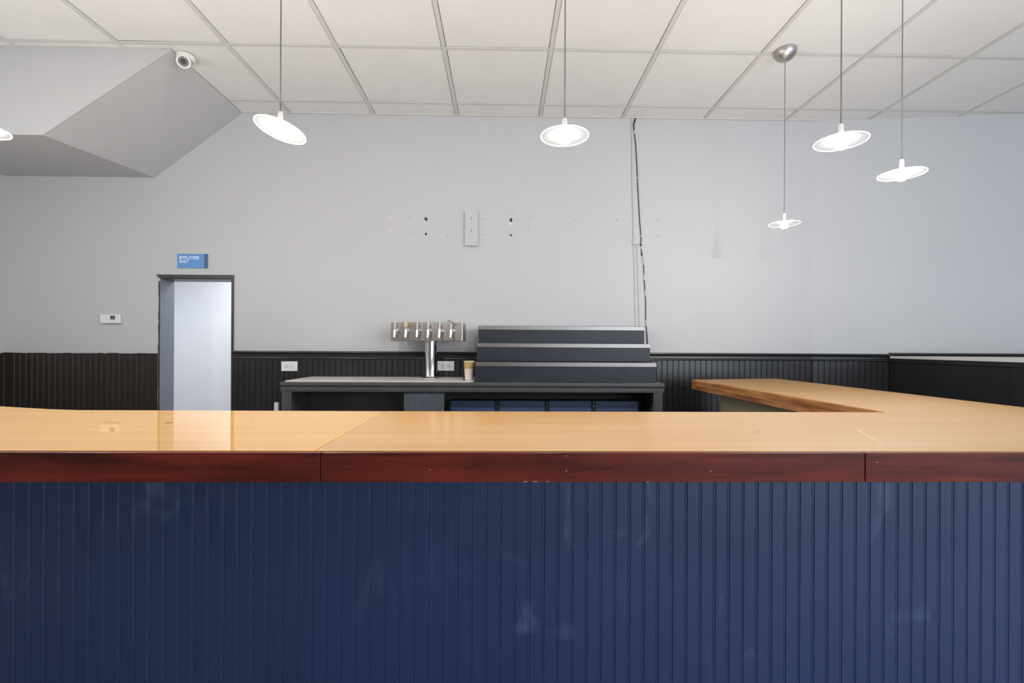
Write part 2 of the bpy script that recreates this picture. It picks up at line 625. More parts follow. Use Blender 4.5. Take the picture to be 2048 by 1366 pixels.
bmesh.ops.rotate(b, verts=b.verts, cent=(0, 0, 0), matrix=Matrix.Rotation(ANG, 3, 'Z'))
bmesh.ops.translate(b, verts=b.verts, vec=(BEND, D, 0))
part('wainscot_backing', b, M['black'], wall_back)
b = B(); box(b, XL, XL + 0.010, 0.4, D - 0.015, 0, 1.212)
part('wainscot_sheet', b, M['wain_l'], wall_left)

# ---- chair rail (stepped moulding)
def arc(cy, cz, r, a0, a1, n):
    return [(cy - r * math.cos(math.radians(a0 + (a1 - a0) * k / n)), cz + r * math.sin(math.radians(a0 + (a1 - a0) * k / n))) for k in range(n + 1)]


rp = [(0, 1.180), (-0.014, 1.180)] + arc(-0.017, 1.1875, 0.0065, -80, 80, 6) + [(-0.0155, 1.196), (-0.0155, 1.212), (-0.021, 1.218)] \
    + arc(-0.026, 1.2285, 0.0085, -60, 88, 7) + [(-0.02, RAIL), (0, RAIL)]
b = B(); profile_x(b, [(D + y - 0.0002, z) for y, z in rp], DX1 + 0.016, BEND)
solid('trim_1', b, M['rail'], kind='structure')
b = B(); profile_x(b, rp, 0, 0.545); profile_x(b, [(y, z + 0.008) for y, z in rp], 0.545, 3.0)
bmesh.ops.rotate(b, verts=b.verts, cent=(0, 0, 0), matrix=Matrix.Rotation(ANG, 3, 'Z'))
bmesh.ops.translate(b, verts=b.verts, vec=(BEND, D - 0.0002, 0))
solid('trim_2', b, M['rail'], kind='structure')

# ---- doorway
door = thing('door_1', None, None, ((DX0 + DX1) / 2, D, 0), kind='structure')
b = B()
vs = [(DX0 - 0.024, DTOP + 0.026), (DX1 + 0.014, DTOP + 0.026), (DX1 + 0.014, DTOP), (DX0 + 0.0, DTOP)]
lo = [b.verts.new((x, D - 0.012, z)) for x, z in vs]
hi = [b.verts.new((x, D - 0.0005, z)) for x, z in vs]
b.faces.new(lo); b.faces.new(hi[::-1])
for i in range(4):
    b.faces.new((lo[i], lo[(i + 1) % 4], hi[(i + 1) % 4], hi[i]))
part('head_casing', b, M['trim'], door)
b = B(); box(b, DX1, DX1 + 0.014, D - 0.012, D - 0.0005, 0, DTOP - 0.001, 0.001)
part('side_casing', b, M['trim'], door)
b = B()
z = 0.0
while z < DTOP - 0.03:
    h = random.uniform(0.02, 0.09)
    w = random.uniform(0.008, 0.013)
    box(b, DX0 - w, DX0, D - 0.004, D - 0.0005, z, min(z + h, DTOP - 0.02))
    z += h
part('side_casing', b, M['trim'], door)
b = B(); box(b, DX0, DX0 + 0.004, D - 0.003, D + 0.139, 0, DTOP - 0.001)
part('jamb', b, M['jamb'], door)
b = B(); box(b, DX1 - 0.004, DX1, D - 0.003, D + 0.139, 0, DTOP - 0.001)
part('jamb', b, M['jamb'], door)
b = B(); box(b, DX0 + 0.004, DX1 - 0.004, D - 0.003, D + 0.139, DTOP - 0.006, DTOP - 0.001)
part('head_jamb', b, M['trim'], door)

# ---- half wall on the right, black panels with a cap
KX = 2.84
kw = thing('wall_half', None, None, (KX, 2.2, 0), kind='structure')
yk = D + math.tan(ANG) * (KX - BEND) - 0.014
b = B(); box(b, KX + 0.008, KX + 0.12, 1.0, yk + 0.002, 0, 1.205)
part('core', b, M['groove'], kw)
ys = [yk, 2.758, 2.574, 1.95, 1.0]
for y1, y0 in zip(ys[:-1], ys[1:]):
    b = B(); box(b, KX, KX + 0.008, y0 + 0.0012, y1 - 0.0012, 0, 1.205, 0.0008)
    part('panel', b, M['black'], kw)
b = B()
prism(b, [(KX - 0.016, 0.97), (KX + 1.10, 0.97), (KX + 1.10, yk - 0.128), (KX - 0.016, yk - 0.020)], 1.2055, 1.222)
part('ledge', b, M['ledge'], kw, label='wide pale grey ledge')
b = B(); box(b, KX - 0.010, KX - 0.0002, 0.98, yk - 0.022, 1.176, 1.2053, 0.003)
part('cap_moulding', b, M['rail'], kw)

# ------------------------------------------------------------------ bar
BT, BTH = 1.068, 0.060
BF, BB = 0.935, 1.520
SEAM = -0.377
bar = thing('bar_worktop', 'long honey wood bar top with glossy finish and dark mahogany front edge', 'bar top', (0, 1.2, BT - BTH))
FT = 0.014


def slab(pts, seam_bevel=0.0006):
    b = B(); prism(b, pts, BT - BTH + 0.004, BT)
    es = [e for e in b.edges if all(abs(v.co.z - BT) < 1e-5 for v in e.verts)]
    bmesh.ops.bevel(b, geom=es, offset=seam_bevel, segments=2, profile=0.5, affect='EDGES')
    return b


part('top_section', slab([(-2.35, BF + FT), (SEAM - 0.0008, BF + FT), (SEAM - 0.0008, BB), (-1.36, 1.527), (-1.456, 1.545),
                          (-1.615, 1.590), (-1.78, 1.640), (-2.35, 1.80)]), M['top'], bar)
LX0a, LX0b, LX1 = 1.268, 1.240, 1.900
part('top_section', slab([(SEAM + 0.0008, BF + FT), (LX1 - FT, BF + FT), (LX1 - FT, 1.60), (1.880 - FT, 3.17), (LX0b, 3.03),
                          (LX0a, BB), (SEAM + 0.0008, BB)]), M['top_worn'], bar)
for x0, x1 in ((-2.364, -0.3618), (-0.3602, 0.7342), (0.7358, LX1)):
    b = B(); box(b, x0, x1, BF, BF + FT - 0.0006, BT - BTH, BT - 0.0012, 0.0012)
    part('front_fascia', b, M['fascia'], bar)
b = B(); prism(b, [(LX1 - FT + 0.0008, BF + FT), (LX1, BF + FT), (LX1, 1.60), (1.880, 3.17), (1.880 - FT + 0.0008, 3.17),
                   (LX1 - FT + 0.0008, 1.60)], BT - BTH, BT - 0.0012)
part('side_fascia', b, M['fascia'], bar)
b = B(); box(b, -2.364, -2.3505, BF + FT, 1.80, BT - BTH, BT - 0.0012, 0.001)
part('side_fascia', b, M['fascia'], bar)
# unfinished inner edge of the return: three plies
for k, (z0, z1, t) in enumerate(((1.0085, 1.0275, 0.010), (1.0280, 1.0475, 0.007), (1.0480, 1.0655, 0.009))):
    b = B()
    prism(b, [(LX0a - t, BB + 0.012), (LX0a - 0.0004, BB + 0.012), (LX0b - 0.0004, 3.029), (LX0b - t, 3.027)], z0, z1)
    part('edge_ply', b, M['rawedge'], bar, label='rough reddish brown raw wood edge')

# marks on the bar: knots and a scratch in the top, paint chips on the front edge
def flat_patch(name, pts, z, material, parent, label):
    b = B(); prism(b, pts, z, z + 0.0003)
    part(name, b, material, parent, label=label)


for kx, ky, rx, ry in ((-0.901, 1.283, 0.010, 0.006), (-0.699, 1.317, 0.003, 0.003), (0.639, 1.162, 0.004, 0.003)):
    flat_patch('knot', [(kx + rx * math.cos(t * math.pi / 6), ky + ry * math.sin(t * math.pi / 6)) for t in range(12)], BT + 0.0001, M['knot'], bar, 'dark knot in the wood')
flat_patch('scratch', [(0.9105, 1.182), (0.9135, 1.183), (0.8395, 1.0165), (0.8375, 1.0155)][::-1], BT + 0.0001, M['scratch'], bar, 'pale scratch')
for cx_, cz_, w_, h_ in ((0.046, 1.0095, 0.010, 0.002), (0.066, 1.0095, 0.012, 0.002), (0.090, 1.0092, 0.006, 0.0016), (0.292, 1.0092, 0.006, 0.0018),
                         (0.128, 1.061, 0.003, 0.003), (0.128, 1.031, 0.003, 0.003), (-0.144, 1.033, 0.0025, 0.0025), (0.420, 1.030, 0.003, 0.003),
                         (0.760, 1.048, 0.003, 0.003)):
    w_, h_ = w_ * 0.75, h_ * 0.65
    b = B(); box(b, cx_ - w_ / 2, cx_ + w_ / 2, BF - 0.0004, BF - 0.00005, cz_ - h_ / 2, cz_ + h_ / 2)
    part('paint_chip', b, M['chip'], bar, label='pale chip in the stained edge')

base = thing('bar_counter', 'navy painted beadboard bar front below the wood bar top', 'bar base', (0, 1.36, 0))
BY = 1.300
PB = 0.0400
BX0, BX1 = -2.19, 1.70
b = B(); box(b, BX0 + 0.01, BX1 - 0.01, BY + 0.0105, BY + 0.11, 0, BT - BTH - 0.001)
part('core', b, M['groove_navy'], base)
bb = board_mesh('board', PB, BT - BTH - 0.002, 0.010, M['navy'], 0.0011)
locs = []
x = -0.607 + 0.0045 - PB * 39
while x + PB <= BX1 + 0.001:
    locs.append((x, BY + 0.010, 0.0)); x += PB
copies('board', bb, base, locs)
b = B(); box(b, 1.400, 1.420, BY + 0.111, 2.985, 0, BT - BTH - 0.001)
part('inner_panel', b, M['olive'], base, label='olive grey plywood panel')
b = B(); box(b, 1.421, BX1 - 0.012, BY + 0.111, 2.985, 0, BT - BTH - 0.001)
part('return_core', b, M['groove_navy'], base)
b = B(); box(b, BX1 - 0.010, BX1, BY + 0.012, 2.985, 0, BT - BTH - 0.001)
part('return_panel', b, M['navy'], base)

# ------------------------------------------------------------------ back counter
CT = 1.048
CX0, CX1, CF = -1.394, 1.026, 2.970
cnt = thing('back_counter', 'charcoal painted back bar counter with stepped moulding along its front', 'counter', (-0.18, 3.2, 0))
b = B()
box(b, CX0, CX1, CF + 0.006, D - 0.036, CT - 0.022, CT, 0.002)
part('counter_top', b, M['counter'], cnt)
mp_ = [(0, 1.026), (0, CT - 0.001), (-0.010, CT - 0.001), (-0.014, CT - 0.005), (-0.014, 1.028), (-0.008, 1.0235), (-0.002, 1.0225),
       (0.000, 1.012), (-0.004, 1.0065), (-0.004, 0.998), (-0.0005, 0.996), (-0.0005, 0.988), (0.004, 0.986), (0.02, 0.986), (0.02, 1.026)]
b = B(); profile_x(b, [(CF + 0.0055 + y, z) for y, z in mp_], CX0 - 0.004, CX1 + 0.004)
part('front_moulding', b, M['counter'], cnt)
# side posts: three stepped strips each
for sx, e in ((1, CX0 + 0.004), (-1, CX1 - 0.004)):
    b = B()
    for w0, w1, dy in ((0, 0.020, 0.004), (0.020, 0.030, 0.0), (0.030, 0.044, 0.003), (0.044, 0.056, 0.0065)):
        xa, xb = sorted((e + sx * w0, e + sx * w1))
        box(b, xa, xb, CF + dy, CF + 0.025, 0, 0.9855 if w1 > 0.03 else 1.0, 0.001)
    part('side_post', b, M['counter'], cnt)
    xa, xb = sorted((e + sx * 0.002, e + sx * 0.02))
    b = B(); box(b, xa, xb, CF + 0.026, D - 0.037, 0, CT - 0.023)
    part('end_panel', b, M['cavity'], cnt)
b = B(); box(b, CX0 + 0.025, CX1 - 0.025, 3.36, 3.372, 0.0, CT - 0.023)
part('back_panel', b, M['cavity'], cnt)
b = B(); box(b, -0.630, -0.374, CF + 0.028, CF + 0.046, 0.0, 0.9835, 0.002)
part('slate_panel', b, M['slate'], cnt, label='scuffed slate grey upright panel')
# blue panels with dark uprights under the counter
cab = thing('under_counter_cabinet', 'low blue fronted cabinet tucked under the back counter', 'cabinet', (0.28, 3.25, 0))
b = B(); box(b, -0.36, 0.925, 3.166, 3.355, 0.0, 0.905)
part('body', b, M['cavity'], cab)
px = [(-0.350, -0.052), (-0.025, 0.285), (0.312, 0.599), (0.626, 0.911)]
for x0, x1 in px:
    b = B(); box(b, x0, x1, 3.150, 3.1655, 0.02, 0.912, 0.002)
    part('door_panel', b, M['blue_panel'], cab)
for x in (-0.0385, 0.2985, 0.6125):
    b = B(); box(b, x - 0.012, x + 0.012, 3.142, 3.1655, 0.02, 0.912, 0.002)
    st = part('upright', b, M['dark'], cab)
    b = B(); lathe(b, [(0, 0.003), (0.003, 0.0022), (0.0038, 0)], (x, 3.1418, 0.876), 10, (0, -1, 0))
    part('screw', b, M['chrome'], st, True)

# steel sheet and drip edge on the counter
b = B()
pts = [(-1.378, 2.992), (-0.235, 2.992)]
for k in range(1, 7):
    a_ = -math.pi / 2 + k * math.pi / 12
    pts.append((-0.235 + 0.048 * math.cos(a_), 3.04 + 0.048 * math.sin(a_)))
pts += [(-0.187, 3.405), (-1.378, 3.405)]
prism(b, pts, CT + 0.0003, CT + 0.007)
es = [e for e in b.edges if all(v.co.z > CT + 0.006 for v in e.verts)]
bmesh.ops.bevel(b, geom=es, offset=0.002, segments=2, profile=0.5, affect='EDGES')
solid('steel_counter_sheet', b, M['steel_top'], 'worn stainless steel sheet on the back counter beneath the beer tower', 'steel sheet',
      (-0.78, 3.2, CT + 0.0003))
SZ = CT + 0.0075

# ------------------------------------------------------------------ stepped bottle riser
ris = thing('bottle_riser', 'three tier blue black bottle riser with bright metal edges on back counter', 'shelf', (0.41, 3.2, CT))
steps = [(3.020, 1.177, -0.179, 0.996), (3.165, 1.300, -0.177, 1.001), (3.300, 1.423, -0.174, 1.002)]
z0 = CT + 0.0006
for k, (y, zt, x0, x1) in enumerate(steps):
    yb = steps[k + 1][0] if k < 2 else 3.412
    b = B(); box(b, x0, x1, y + 0.003, 3.412 if k < 2 else yb, z0 if k == 0 else steps[k - 1][1] - 0.0, zt - 0.003, 0.0015)
    st = part('tier', b, M['riser'], ris)
    b = B()
    zz = zt
    n = 24
    # thin bent metal strip over the nose of the tier
    prof = [(y - 0.0005, zz - 0.028), (y - 0.003, zz - 0.027), (y - 0.003, zz - 0.002), (y - 0.001, zz), (y + 0.030, zz),
            (y + 0.030, zz - 0.0026), (y + 0.002, zz - 0.0026), (y + 0.002, zz - 0.028)]
    profile_x(b, prof, x0 + 0.001, x1 - 0.001)
    part('edge_strip', b, M['strip'], st, label='shiny metal edge strip')
    for sx in (0.0, 0.33, 0.66, 1.0):
        xs = x0 + 0.02 + (x1 - x0 - 0.04) * sx
        b = B(); lathe(b, [(0, 0.0025), (0.003, 0.0018), (0.004, 0)], (xs, y - 0.0031, zz - 0.013), 10, (0, -1, 0))
        part('screw', b, M['nickel'], st, True)

# ------------------------------------------------------------------ beer tower
TX, TY = -0.497, 3.245
tow = thing('beer_tap_tower', 'stainless steel T shaped beer tower with six taps on back counter', 'beer tower', (TX, TY, SZ))
b = B()
lathe(b, [(0.058, 0), (0.058, 0.006), (0.050, 0.010), (0.0425, 0.012), (0.0405, 0.016), (0.0405, 0.248), (0.046, 0.250), (0.046, 0.256), (0, 0.256)],
      (TX, TY, SZ), 40)
part('column', b, M['chrome'], tow, True)
rot = Matrix.Rotation(math.radians(-3.0), 3, 'Z')
piv = (-0.51, 3.24, 0)
BXL, BXR, BYF, BYB, BZ0, BZ1 = -0.757, -0.268, 3.165, 3.345, 1.311, 1.439


def rp_(p):
    return rot @ (Vector(p) - Vector(piv)) + Vector(piv)


b = B(); box(b, BXL, BXR, BYF, BYB, BZ0, BZ1, 0.003, rot, piv)
head = part('head_box', b, M['steel'], tow)
b = B(); box(b, BXR + 0.0002, BXR + 0.0015, BYF + 0.018, BYB - 0.018, BZ0 + 0.006, BZ1 - 0.014, 0.0, rot, piv)
part('end_cover', b, M['nickel'], head)
fx = [-0.712, -0.638, -0.563, -0.490, -0.414, -0.338]
for k, x in enumerate(fx):
    c = rp_((x, BYF, 1.378))
    b = B()
    ax = rot @ Vector((0, -1, 0))
    lathe(b, [(0, -0.001), (0.0175, -0.001), (0.0175, 0.004), (0.013, 0.007), (0.0095, 0.010), (0.0095, 0.028), (0.014, 0.029), (0.014, 0.040),
              (0.0105, 0.043), (0.0105, 0.056), (0, 0.058)], c, 20, ax)
    fau = part('tap', b, M['chrome'], tow, True)
    e = c + ax * 0.052
    b = B()
    tube(b, [e + Vector((0, 0, 0.008)), e + Vector((0, 0, -0.004)), e + ax * 0.006 + Vector((0, 0, -0.020)), e + ax * 0.012 + Vector((0, 0, -0.046))],
         [0.0105, 0.012, 0.0095, 0.0075], 14)
    part('spout', b, M['chrome'], fau, True)
    b = B()
    lathe(b, [(0, 0), (0.008, 0), (0.0105, 0.006), (0.009, 0.013), (0.0055, 0.016), (0.0055, 0.026), (0.0085, 0.028), (0.0085, 0.043), (0.004, 0.046),
              (0.004, 0.055), (0, 0.055)], e + Vector((0, 0, 0.006)), 16)
    lev = part('lever_collar', b, M['chrome'] if k != 1 else M['nickel'], fau, True)
    if k == 1:
        b = B()
        lathe(b, [(0, 0), (0.010, 0), (0.013, 0.012), (0.012, 0.030), (0.008, 0.036), (0, 0.037)], e + Vector((0, 0, 0.024)), 18)
        part('handle_stub', b, M['beige'], fau, True, label='beige handle stub')
    if k == 5:
        t_ = e + Vector((0, 0, 0.060))
        b = B()
        tube(b, [t_ + Vector((-0.022, -0.004, 0.012)), t_ + Vector((-0.008, 0, 0.006)), t_ + Vector((0.004, 0, 0.001)), t_ + Vector((0.020, 0.002, -0.001))],
             [0.007, 0.0085, 0.006, 0.0045], 12)
        part('handle', b, M['grey_plastic'], fau, True, label='short grey handle lying sideways')

# paper cup and peg
cx, cy = -0.226, 3.135
cup = thing('paper_cup', 'white paper cup with tan upper band beside the bottle riser', 'cup', (cx, cy, SZ))
b = B()
lathe(b, [(0.0, 0.004), (0.0255, 0.004), (0.0262, 0), (0.0268, 0.0005), (0.0318, 0.073), (0.0308, 0.073), (0.0258, 0.008), (0, 0.008)], (cx, cy, SZ), 36)
part('lower_wall', b, M['cup_white'], cup, True)
b = B()
lathe(b, [(0.0320, 0.0733), (0.0352, 0.121), (0.0342, 0.121), (0.0310, 0.0733)], (cx, cy, SZ), 36, closed=True)
part('upper_band', b, M['cup_tan'], cup, True, label='tan printed band')
b = B()
ring = [(0.0352 + 0.0016 * math.cos(t * math.pi / 4), 0.1222 + 0.0016 * math.sin(t * math.pi / 4)) for t in range(8)]
lathe(b, ring, (cx, cy, SZ), 36, closed=True)
part('rolled_rim', b, M['cup_in'], cup, True)
b = B()
lathe(b, [(0, 0), (0.0065, 0), (0.0065, 0.004), (0.0035, 0.006), (0.0035, 0.013), (0.0055, 0.015), (0.0055, 0.020), (0.003, 0.023), (0, 0.023)],
      (-0.253, 3.055, SZ), 14)
solid('bottle_stopper', b, M['dark'], 'tiny black stopper standing in front of the paper cup', 'stopper', (-0.253, 3.055, SZ), smooth=True)

# ------------------------------------------------------------------ things on the back wall
def outlet(x0, x1, zc, label):
    y = D - 0.0145
    xc = (x0 + x1) / 2
    o = thing('wall_outlet', label, 'outlet', (xc, y, zc), 'sideways outlets on the black wainscot')
    b = B(); box(b, x0, x1, y - 0.005, y - 0.0004, zc - 0.035, zc + 0.035, 0.002)
    part('cover_plate', b, M['white'], o)
    for s in (-1, 1):
        b = B(); box(b, xc + s * 0.0195 - 0.0145, xc + s * 0.0195 + 0.0145, y - 0.0075, y - 0.0052, zc - 0.0165, zc + 0.0165, 0.002)
        r = part('receptacle', b, M['white'], o)
        for dz in (-0.0065, 0.0065):
            b = B(); box(b, xc + s * 0.0195 - 0.002, xc + s * 0.0195 + 0.008, y - 0.0082, y - 0.0076, zc + dz - 0.0015, zc + dz + 0.0015)
            part('slot', b, M['dark'], r)
        b = B(); lathe(b, [(0, 0.0006), (0.0028, 0.0006), (0.0028, 0)], (xc + s * 0.0195 - 0.008, y - 0.0076, zc), 10, (0, -1, 0))
        part('ground_slot', b, M['dark'], r)
    b = B(); lathe(b, [(0, 0.0012), (0.003, 0.0008), (0.0034, 0)], (xc, y - 0.0051, zc), 10, (0, -1, 0))
    part('screw', b, M['nickel'], o, True)


outlet(-1.608, -1.492, 1.126, 'white sideways outlet on black beadboard, nearest the doorway')
outlet(-0.477, -0.355, 1.133, 'white sideways outlet between tower column and paper cup')

b = B(); box(b, -1.652, -1.622, D - 0.034, D - 0.0145, 0.25, 0.864, 0.002)
solid('cable_duct', b, M['white'], 'narrow white plastic strip on the wainscot left of the back counter', 'cable duct', (-1.637, D - 0.024, 0.25))

# sign
sg = thing('door_sign', 'blue EMPLOYEES ONLY sign on the grey wall above the doorway', 'sign', (-2.257, D, 1.834))
b = B(); box(b, -2.365, -2.1715, D - 0.008, D - 0.0005, 1.835, 1.938, 0.001)
pl = part('plate', b, M['sign'], sg)
b = B(); box(b, -2.171, -2.149, D - 0.009, D - 0.0005, 1.835, 1.938, 0.001)
part('side_strip', b, M['sign_dark'], sg, label='dark blue side strip')
for txt, z, in (('EMPLOYEES', 1.899), ('ONLY', 1.872)):
    cu = bpy.data.curves.new('lettering', 'FONT')
    cu.body = txt
    cu.size = 0.031
    cu.extrude = 0.0006
    cu.offset = 0.0007
    tmp = bpy.data.objects.new('lettering_source', cu)
    COL.objects.link(tmp)
    dg = bpy.context.evaluated_depsgraph_get()
    me = bpy.data.meshes.new_from_object(tmp.evaluated_get(dg))
    bpy.data.objects.remove(tmp, do_unlink=True)
    w = max(v.co.x for v in me.vertices)
    target = 0.142 if txt == 'EMPLOYEES' else 0.066
    me.transform(Matrix.Translation((-2.350, D - 0.0088, z)) @ Matrix.Rotation(math.pi / 2, 4, 'X') @ Matrix.Diagonal((target / w, 1, 1, 1)))
    me.transform(Matrix.Translation(-Vector(ORG[sg.name])))
    me.materials.clear()
    me.materials.append(M['sign_text'])
    o = bpy.data.objects.new('lettering', me)
    COL.objects.link(o)
    o.parent = pl
    o['label'] = 'pale lettering reading ' + txt

# thermostat
th = thing('thermostat', 'small white thermostat with dark display on wall left of doorway', 'thermostat', (-2.829, D, 1.426))
b = B(); box(b, -2.899, -2.760, D - 0.026, D - 0.004, 1.429, 1.494, 0.004)
tb_ = part('housing', b, M['white'], th)
b = B(); box(b, -2.894, -2.765, D - 0.004, D - 0.0004, 1.433, 1.490)
part('wall_plate', b, M['white'], th)
b = B(); box(b, -2.826, -2.7915, D - 0.0272, D - 0.0258, 1.463, 1.4845, 0.0005)
part('display', b, M['lcd'], tb_, label='dark display')
b = B()
prism(b, [(-2.826, 1.4622), (-2.7915, 1.4622), (-2.7935, 1.456), (-2.799, 1.4525), (-2.8185, 1.4525), (-2.824, 1.456)], 0.0, 0.0016)
bmesh.ops.rotate(b, verts=b.verts, cent=(0, 0, 0), matrix=Matrix.Rotation(math.pi / 2, 3, 'X'))
bmesh.ops.translate(b, verts=b.verts, vec=(0, D - 0.0257, 0))
part('button', b, M['grey_plastic'], tb_)

# grey cover plate
b = B(); box(b, -0.284, -0.187, D - 0.022, D - 0.0004, 2.012, 2.265, 0.002)
pp = solid('wall_cover_plate', b, M['wall'], 'tall grey painted board screwed to the wall above the beer tower', 'cover board', (-0.236, D, 2.012))
for z in (2.221, 2.210, 2.128, 2.118):
    b = B(); lathe(b, [(0, 0.0008), (0.003, 0.0006), (0.0035, 0)], (-0.237, D - 0.0221, z), 10, (0, -1, 0))
    part('screw', b, M['hole'], pp, True)

# screw holes and plaster damage in the back wall
holes = [(-1.193, 2.182, 3), (-0.997, 2.224, 3), (-0.997, 2.213, 2), (-0.996, 2.118, 3), (-0.999, 2.106, 3), (-1.003, 2.09, 2), (-0.687, 2.226, 3), (-0.687, 2.213, 3),
         (-0.690, 2.203, 2.5), (-0.684, 2.127, 3), (-0.686, 2.108, 3), (-0.688, 2.096, 2), (-0.570, 2.210, 14), (-0.569, 2.100, 10), (-0.415, 2.091, 4),
         (-0.155, 2.215, 4), (-0.143, 2.216, 2), (-0.158, 2.097, 4), (0.055, 2.215, 11), (0.052, 2.204, 10), (0.056, 2.197, 8), (0.055, 2.097, 10), (0.036, 2.104, 3),
         (0.078, 2.102, 3), (0.060, 2.258, 3), (0.048, 2.250, 2.5), (0.070, 2.246, 2.5), (0.040, 2.238, 2), (0.187, 2.226, 3.2), (0.208, 2.233, 3),
         (0.184, 2.143, 3.2), (0.185, 2.122, 3), (0.361, 2.235, 3), (0.435, 2.154, 2.5), (0.528, 2.217, 3.5), (0.541, 2.226, 3), (0.534, 2.130, 3),
         (0.537, 2.104, 3), (0.835, 2.218, 4), (0.838, 2.100, 2), (1.144, 2.221, 4), (1.148, 2.106, 4)]
for hx, hz, r in holes:
    r *= 0.001 * 0.92
    b = B()
    n = 12 if r > 0.006 else 8
    c = b.verts.new((hx, D - 0.0012, hz))
    ring = []
    for k in range(n):
        rr = r * random.uniform(0.8, 1.15)
        ring.append(b.verts.new((hx + rr * math.cos(2 * math.pi * k / n), D - 0.0003, hz + rr * math.sin(2 * math.pi * k / n))))
    for k in range(n):
        b.faces.new((c, ring[k], ring[(k + 1) % n]))
    part('screw_hole', b, M['hole'], wall_back)
for (hx, hz, w, h, ro) in ((0.053, 2.192, 0.021, 0.046, 0.0), (-0.833, 2.219, 0.028, 0.008, 0.0), (-0.829, 2.123, 0.026, 0.008, 0.35)):
    b = B()
    n = 14
    ring = [b.verts.new((hx + 0.5 * w * math.cos(t) * random.uniform(0.85, 1.1), D - 0.00025,
                         hz + 0.5 * h * math.sin(t) * random.uniform(0.85, 1.1) + ro * 0.5 * w * math.cos(t))) for t in [2 * math.pi * k / n for k in range(n)]]
    c = b.verts.new((hx, D - 0.0007, hz))
    for k in range(n):
        b.faces.new((c, ring[k], ring[(k + 1) % n]))
    part('plaster_patch', b, M['torn'], wall_back, label='pale chipped plaster')

# black cable down the wall, and painted conduit beside it
cp = [(0.973, 2.966), (0.964, 2.945), (0.958, 2.922), (0.962, 2.878), (0.974, 2.774), (0.985, 2.59), (0.994, 2.404), (1.006, 2.219), (1.018, 2.071),
      (1.015, 2.034), (1.022, 1.979), (1.038, 1.886), (1.042, 1.775), (1.054, 1.627), (1.055, 1.479), (1.066, 1.35), (1.071, 1.294), (1.071, 1.20), (1.068, 1.052)]
rad = [0.005, 0.005, 0.004, 0.003, 0.003, 0.003, 0.003, 0.003, 0.003, 0.003, 0.003, 0.003, 0.003, 0.003, 0.003, 0.0035, 0.0035, 0.0035, 0.0035]
cab_ = thing('wall_cable', 'thin black cable running down the wall from ceiling to bottle riser', 'cable', (1.05, D, 1.05))
pc = [(x, D - 0.006 - (0.036 if z < 1.26 else 0), z) for x, z in cp]
b = B(); tube(b, pc, rad, 8)
part('cord', b, M['cable'], cab_, True)
for i, (f0, f1) in ((3, (0.0, 0.25)), (9, (0.2, 0.6)), (10, (0.3, 1.0)), (11, (0.6, 1.0)), (12, (0.5, 0.8)), (14, (0.0, 0.35)), (7, (0.75, 0.85)), (5, (0.3, 0.36))):
    p0, p1 = Vector(pc[i]), Vector(pc[i + 1])
    b = B(); tube(b, [p0.lerp(p1, f0), p0.lerp(p1, f1)], 0.0040, 8)
    part('painted_stretch', b, M['wall'], cab_, True, label='stretch of cable painted wall grey')
for z, x in ((2.034, 1.016), (1.965, 1.022)):
    b = B(); box(b, x - 0.007, x + 0.007, D - 0.011, D - 0.0004, z - 0.005, z + 0.005, 0.0015)
    part('clip', b, M['dark'], cab_)

cond = thing('wall_conduit', 'slim grey painted conduit on the wall just left of the black cable', 'conduit', (0.97, D, 1.43))
b = B(); tube(b, [(0.944, D - 0.0045, 2.962), (0.950, D - 0.0045, 2.5), (0.962, D - 0.0045, 2.066)], 0.0042, 8)
part('upper_tube', b, M['wall'], cond, True)
b = B(); box(b, 0.952, 0.998, D - 0.012, D - 0.0004, 2.035, 2.065, 0.003)
part('joint_box', b, M['wall'], cond)
for xa, xb in ((0.962, 0.980), (0.985, 1.008)):
    b = B(); tube(b, [(xa, D - 0.0035, 2.036), ((xa + xb) / 2, D - 0.0035, 1.75), (xb, D - 0.0035, 1.43)], 0.003, 8)
    part('lower_tube', b, M['wall'], cond, True)

# ------------------------------------------------------------------ security camera
sc = thing('security_camera', 'white dome security camera at the corner of the sloped bulkhead', 'security camera', (-1.862, 2.775, CZ - 0.002))
nrm = Vector((0.35, -0.45, -1.0)).normalized()
c0 = Vector((-1.868, 2.772, CZ - 0.012))
b = B()
lathe(b, [(0, -0.006), (0.046, -0.006), (0.050, 0.0), (0.048, 0.018), (0.040, 0.026), (0, 0.026)], (-1.862, 2.775, CZ - 0.0085), 32, (0, 0, -1))
part('base', b, M['white'], sc, True)
fd = Vector((0.42, -0.78, -0.46)).normalized()
cb = Vector((-1.866, 2.765, 2.928))
b = B()
pr = [(0.0375 * math.sin(t * math.pi / 14), -0.0375 * math.cos(t * math.pi / 14)) for t in range(0, 12)]
lathe(b, pr, cb, 28, fd)
ball = part('ball', b, M['white'], sc, True)
b = B()
lathe(b, [(0.0375, 0.018), (0.0385, 0.022), (0.0375, 0.030), (0.034, 0.034), (0.028, 0.033), (0.027, 0.028), (0.030, 0.018)], cb, 32, fd, closed=True)
part('front_ring', b, M['white'], ball, True)
b = B()
lathe(b, [(0.0368, 0.009), (0.0386, 0.010), (0.0386, 0.014), (0.0368, 0.015)], cb, 32, fd, closed=True)
part('shadow_gap_ring', b, M['dark'], ball, True)
b = B()
lathe(b, [(0.0285, 0.0275), (0, 0.0285)], cb, 28, fd)
lens = part('lens_plate', b, M['grey_plastic'], ball, True)
b = B()
lathe(b, [(0.0165, 0.0282), (0.0165, 0.0315), (0.010, 0.0325), (0.0, 0.031)], cb, 24, fd)
part('lens', b, M['dark'], ball, True)
q = Vector((0, 0, 1)).rotation_difference(fd)
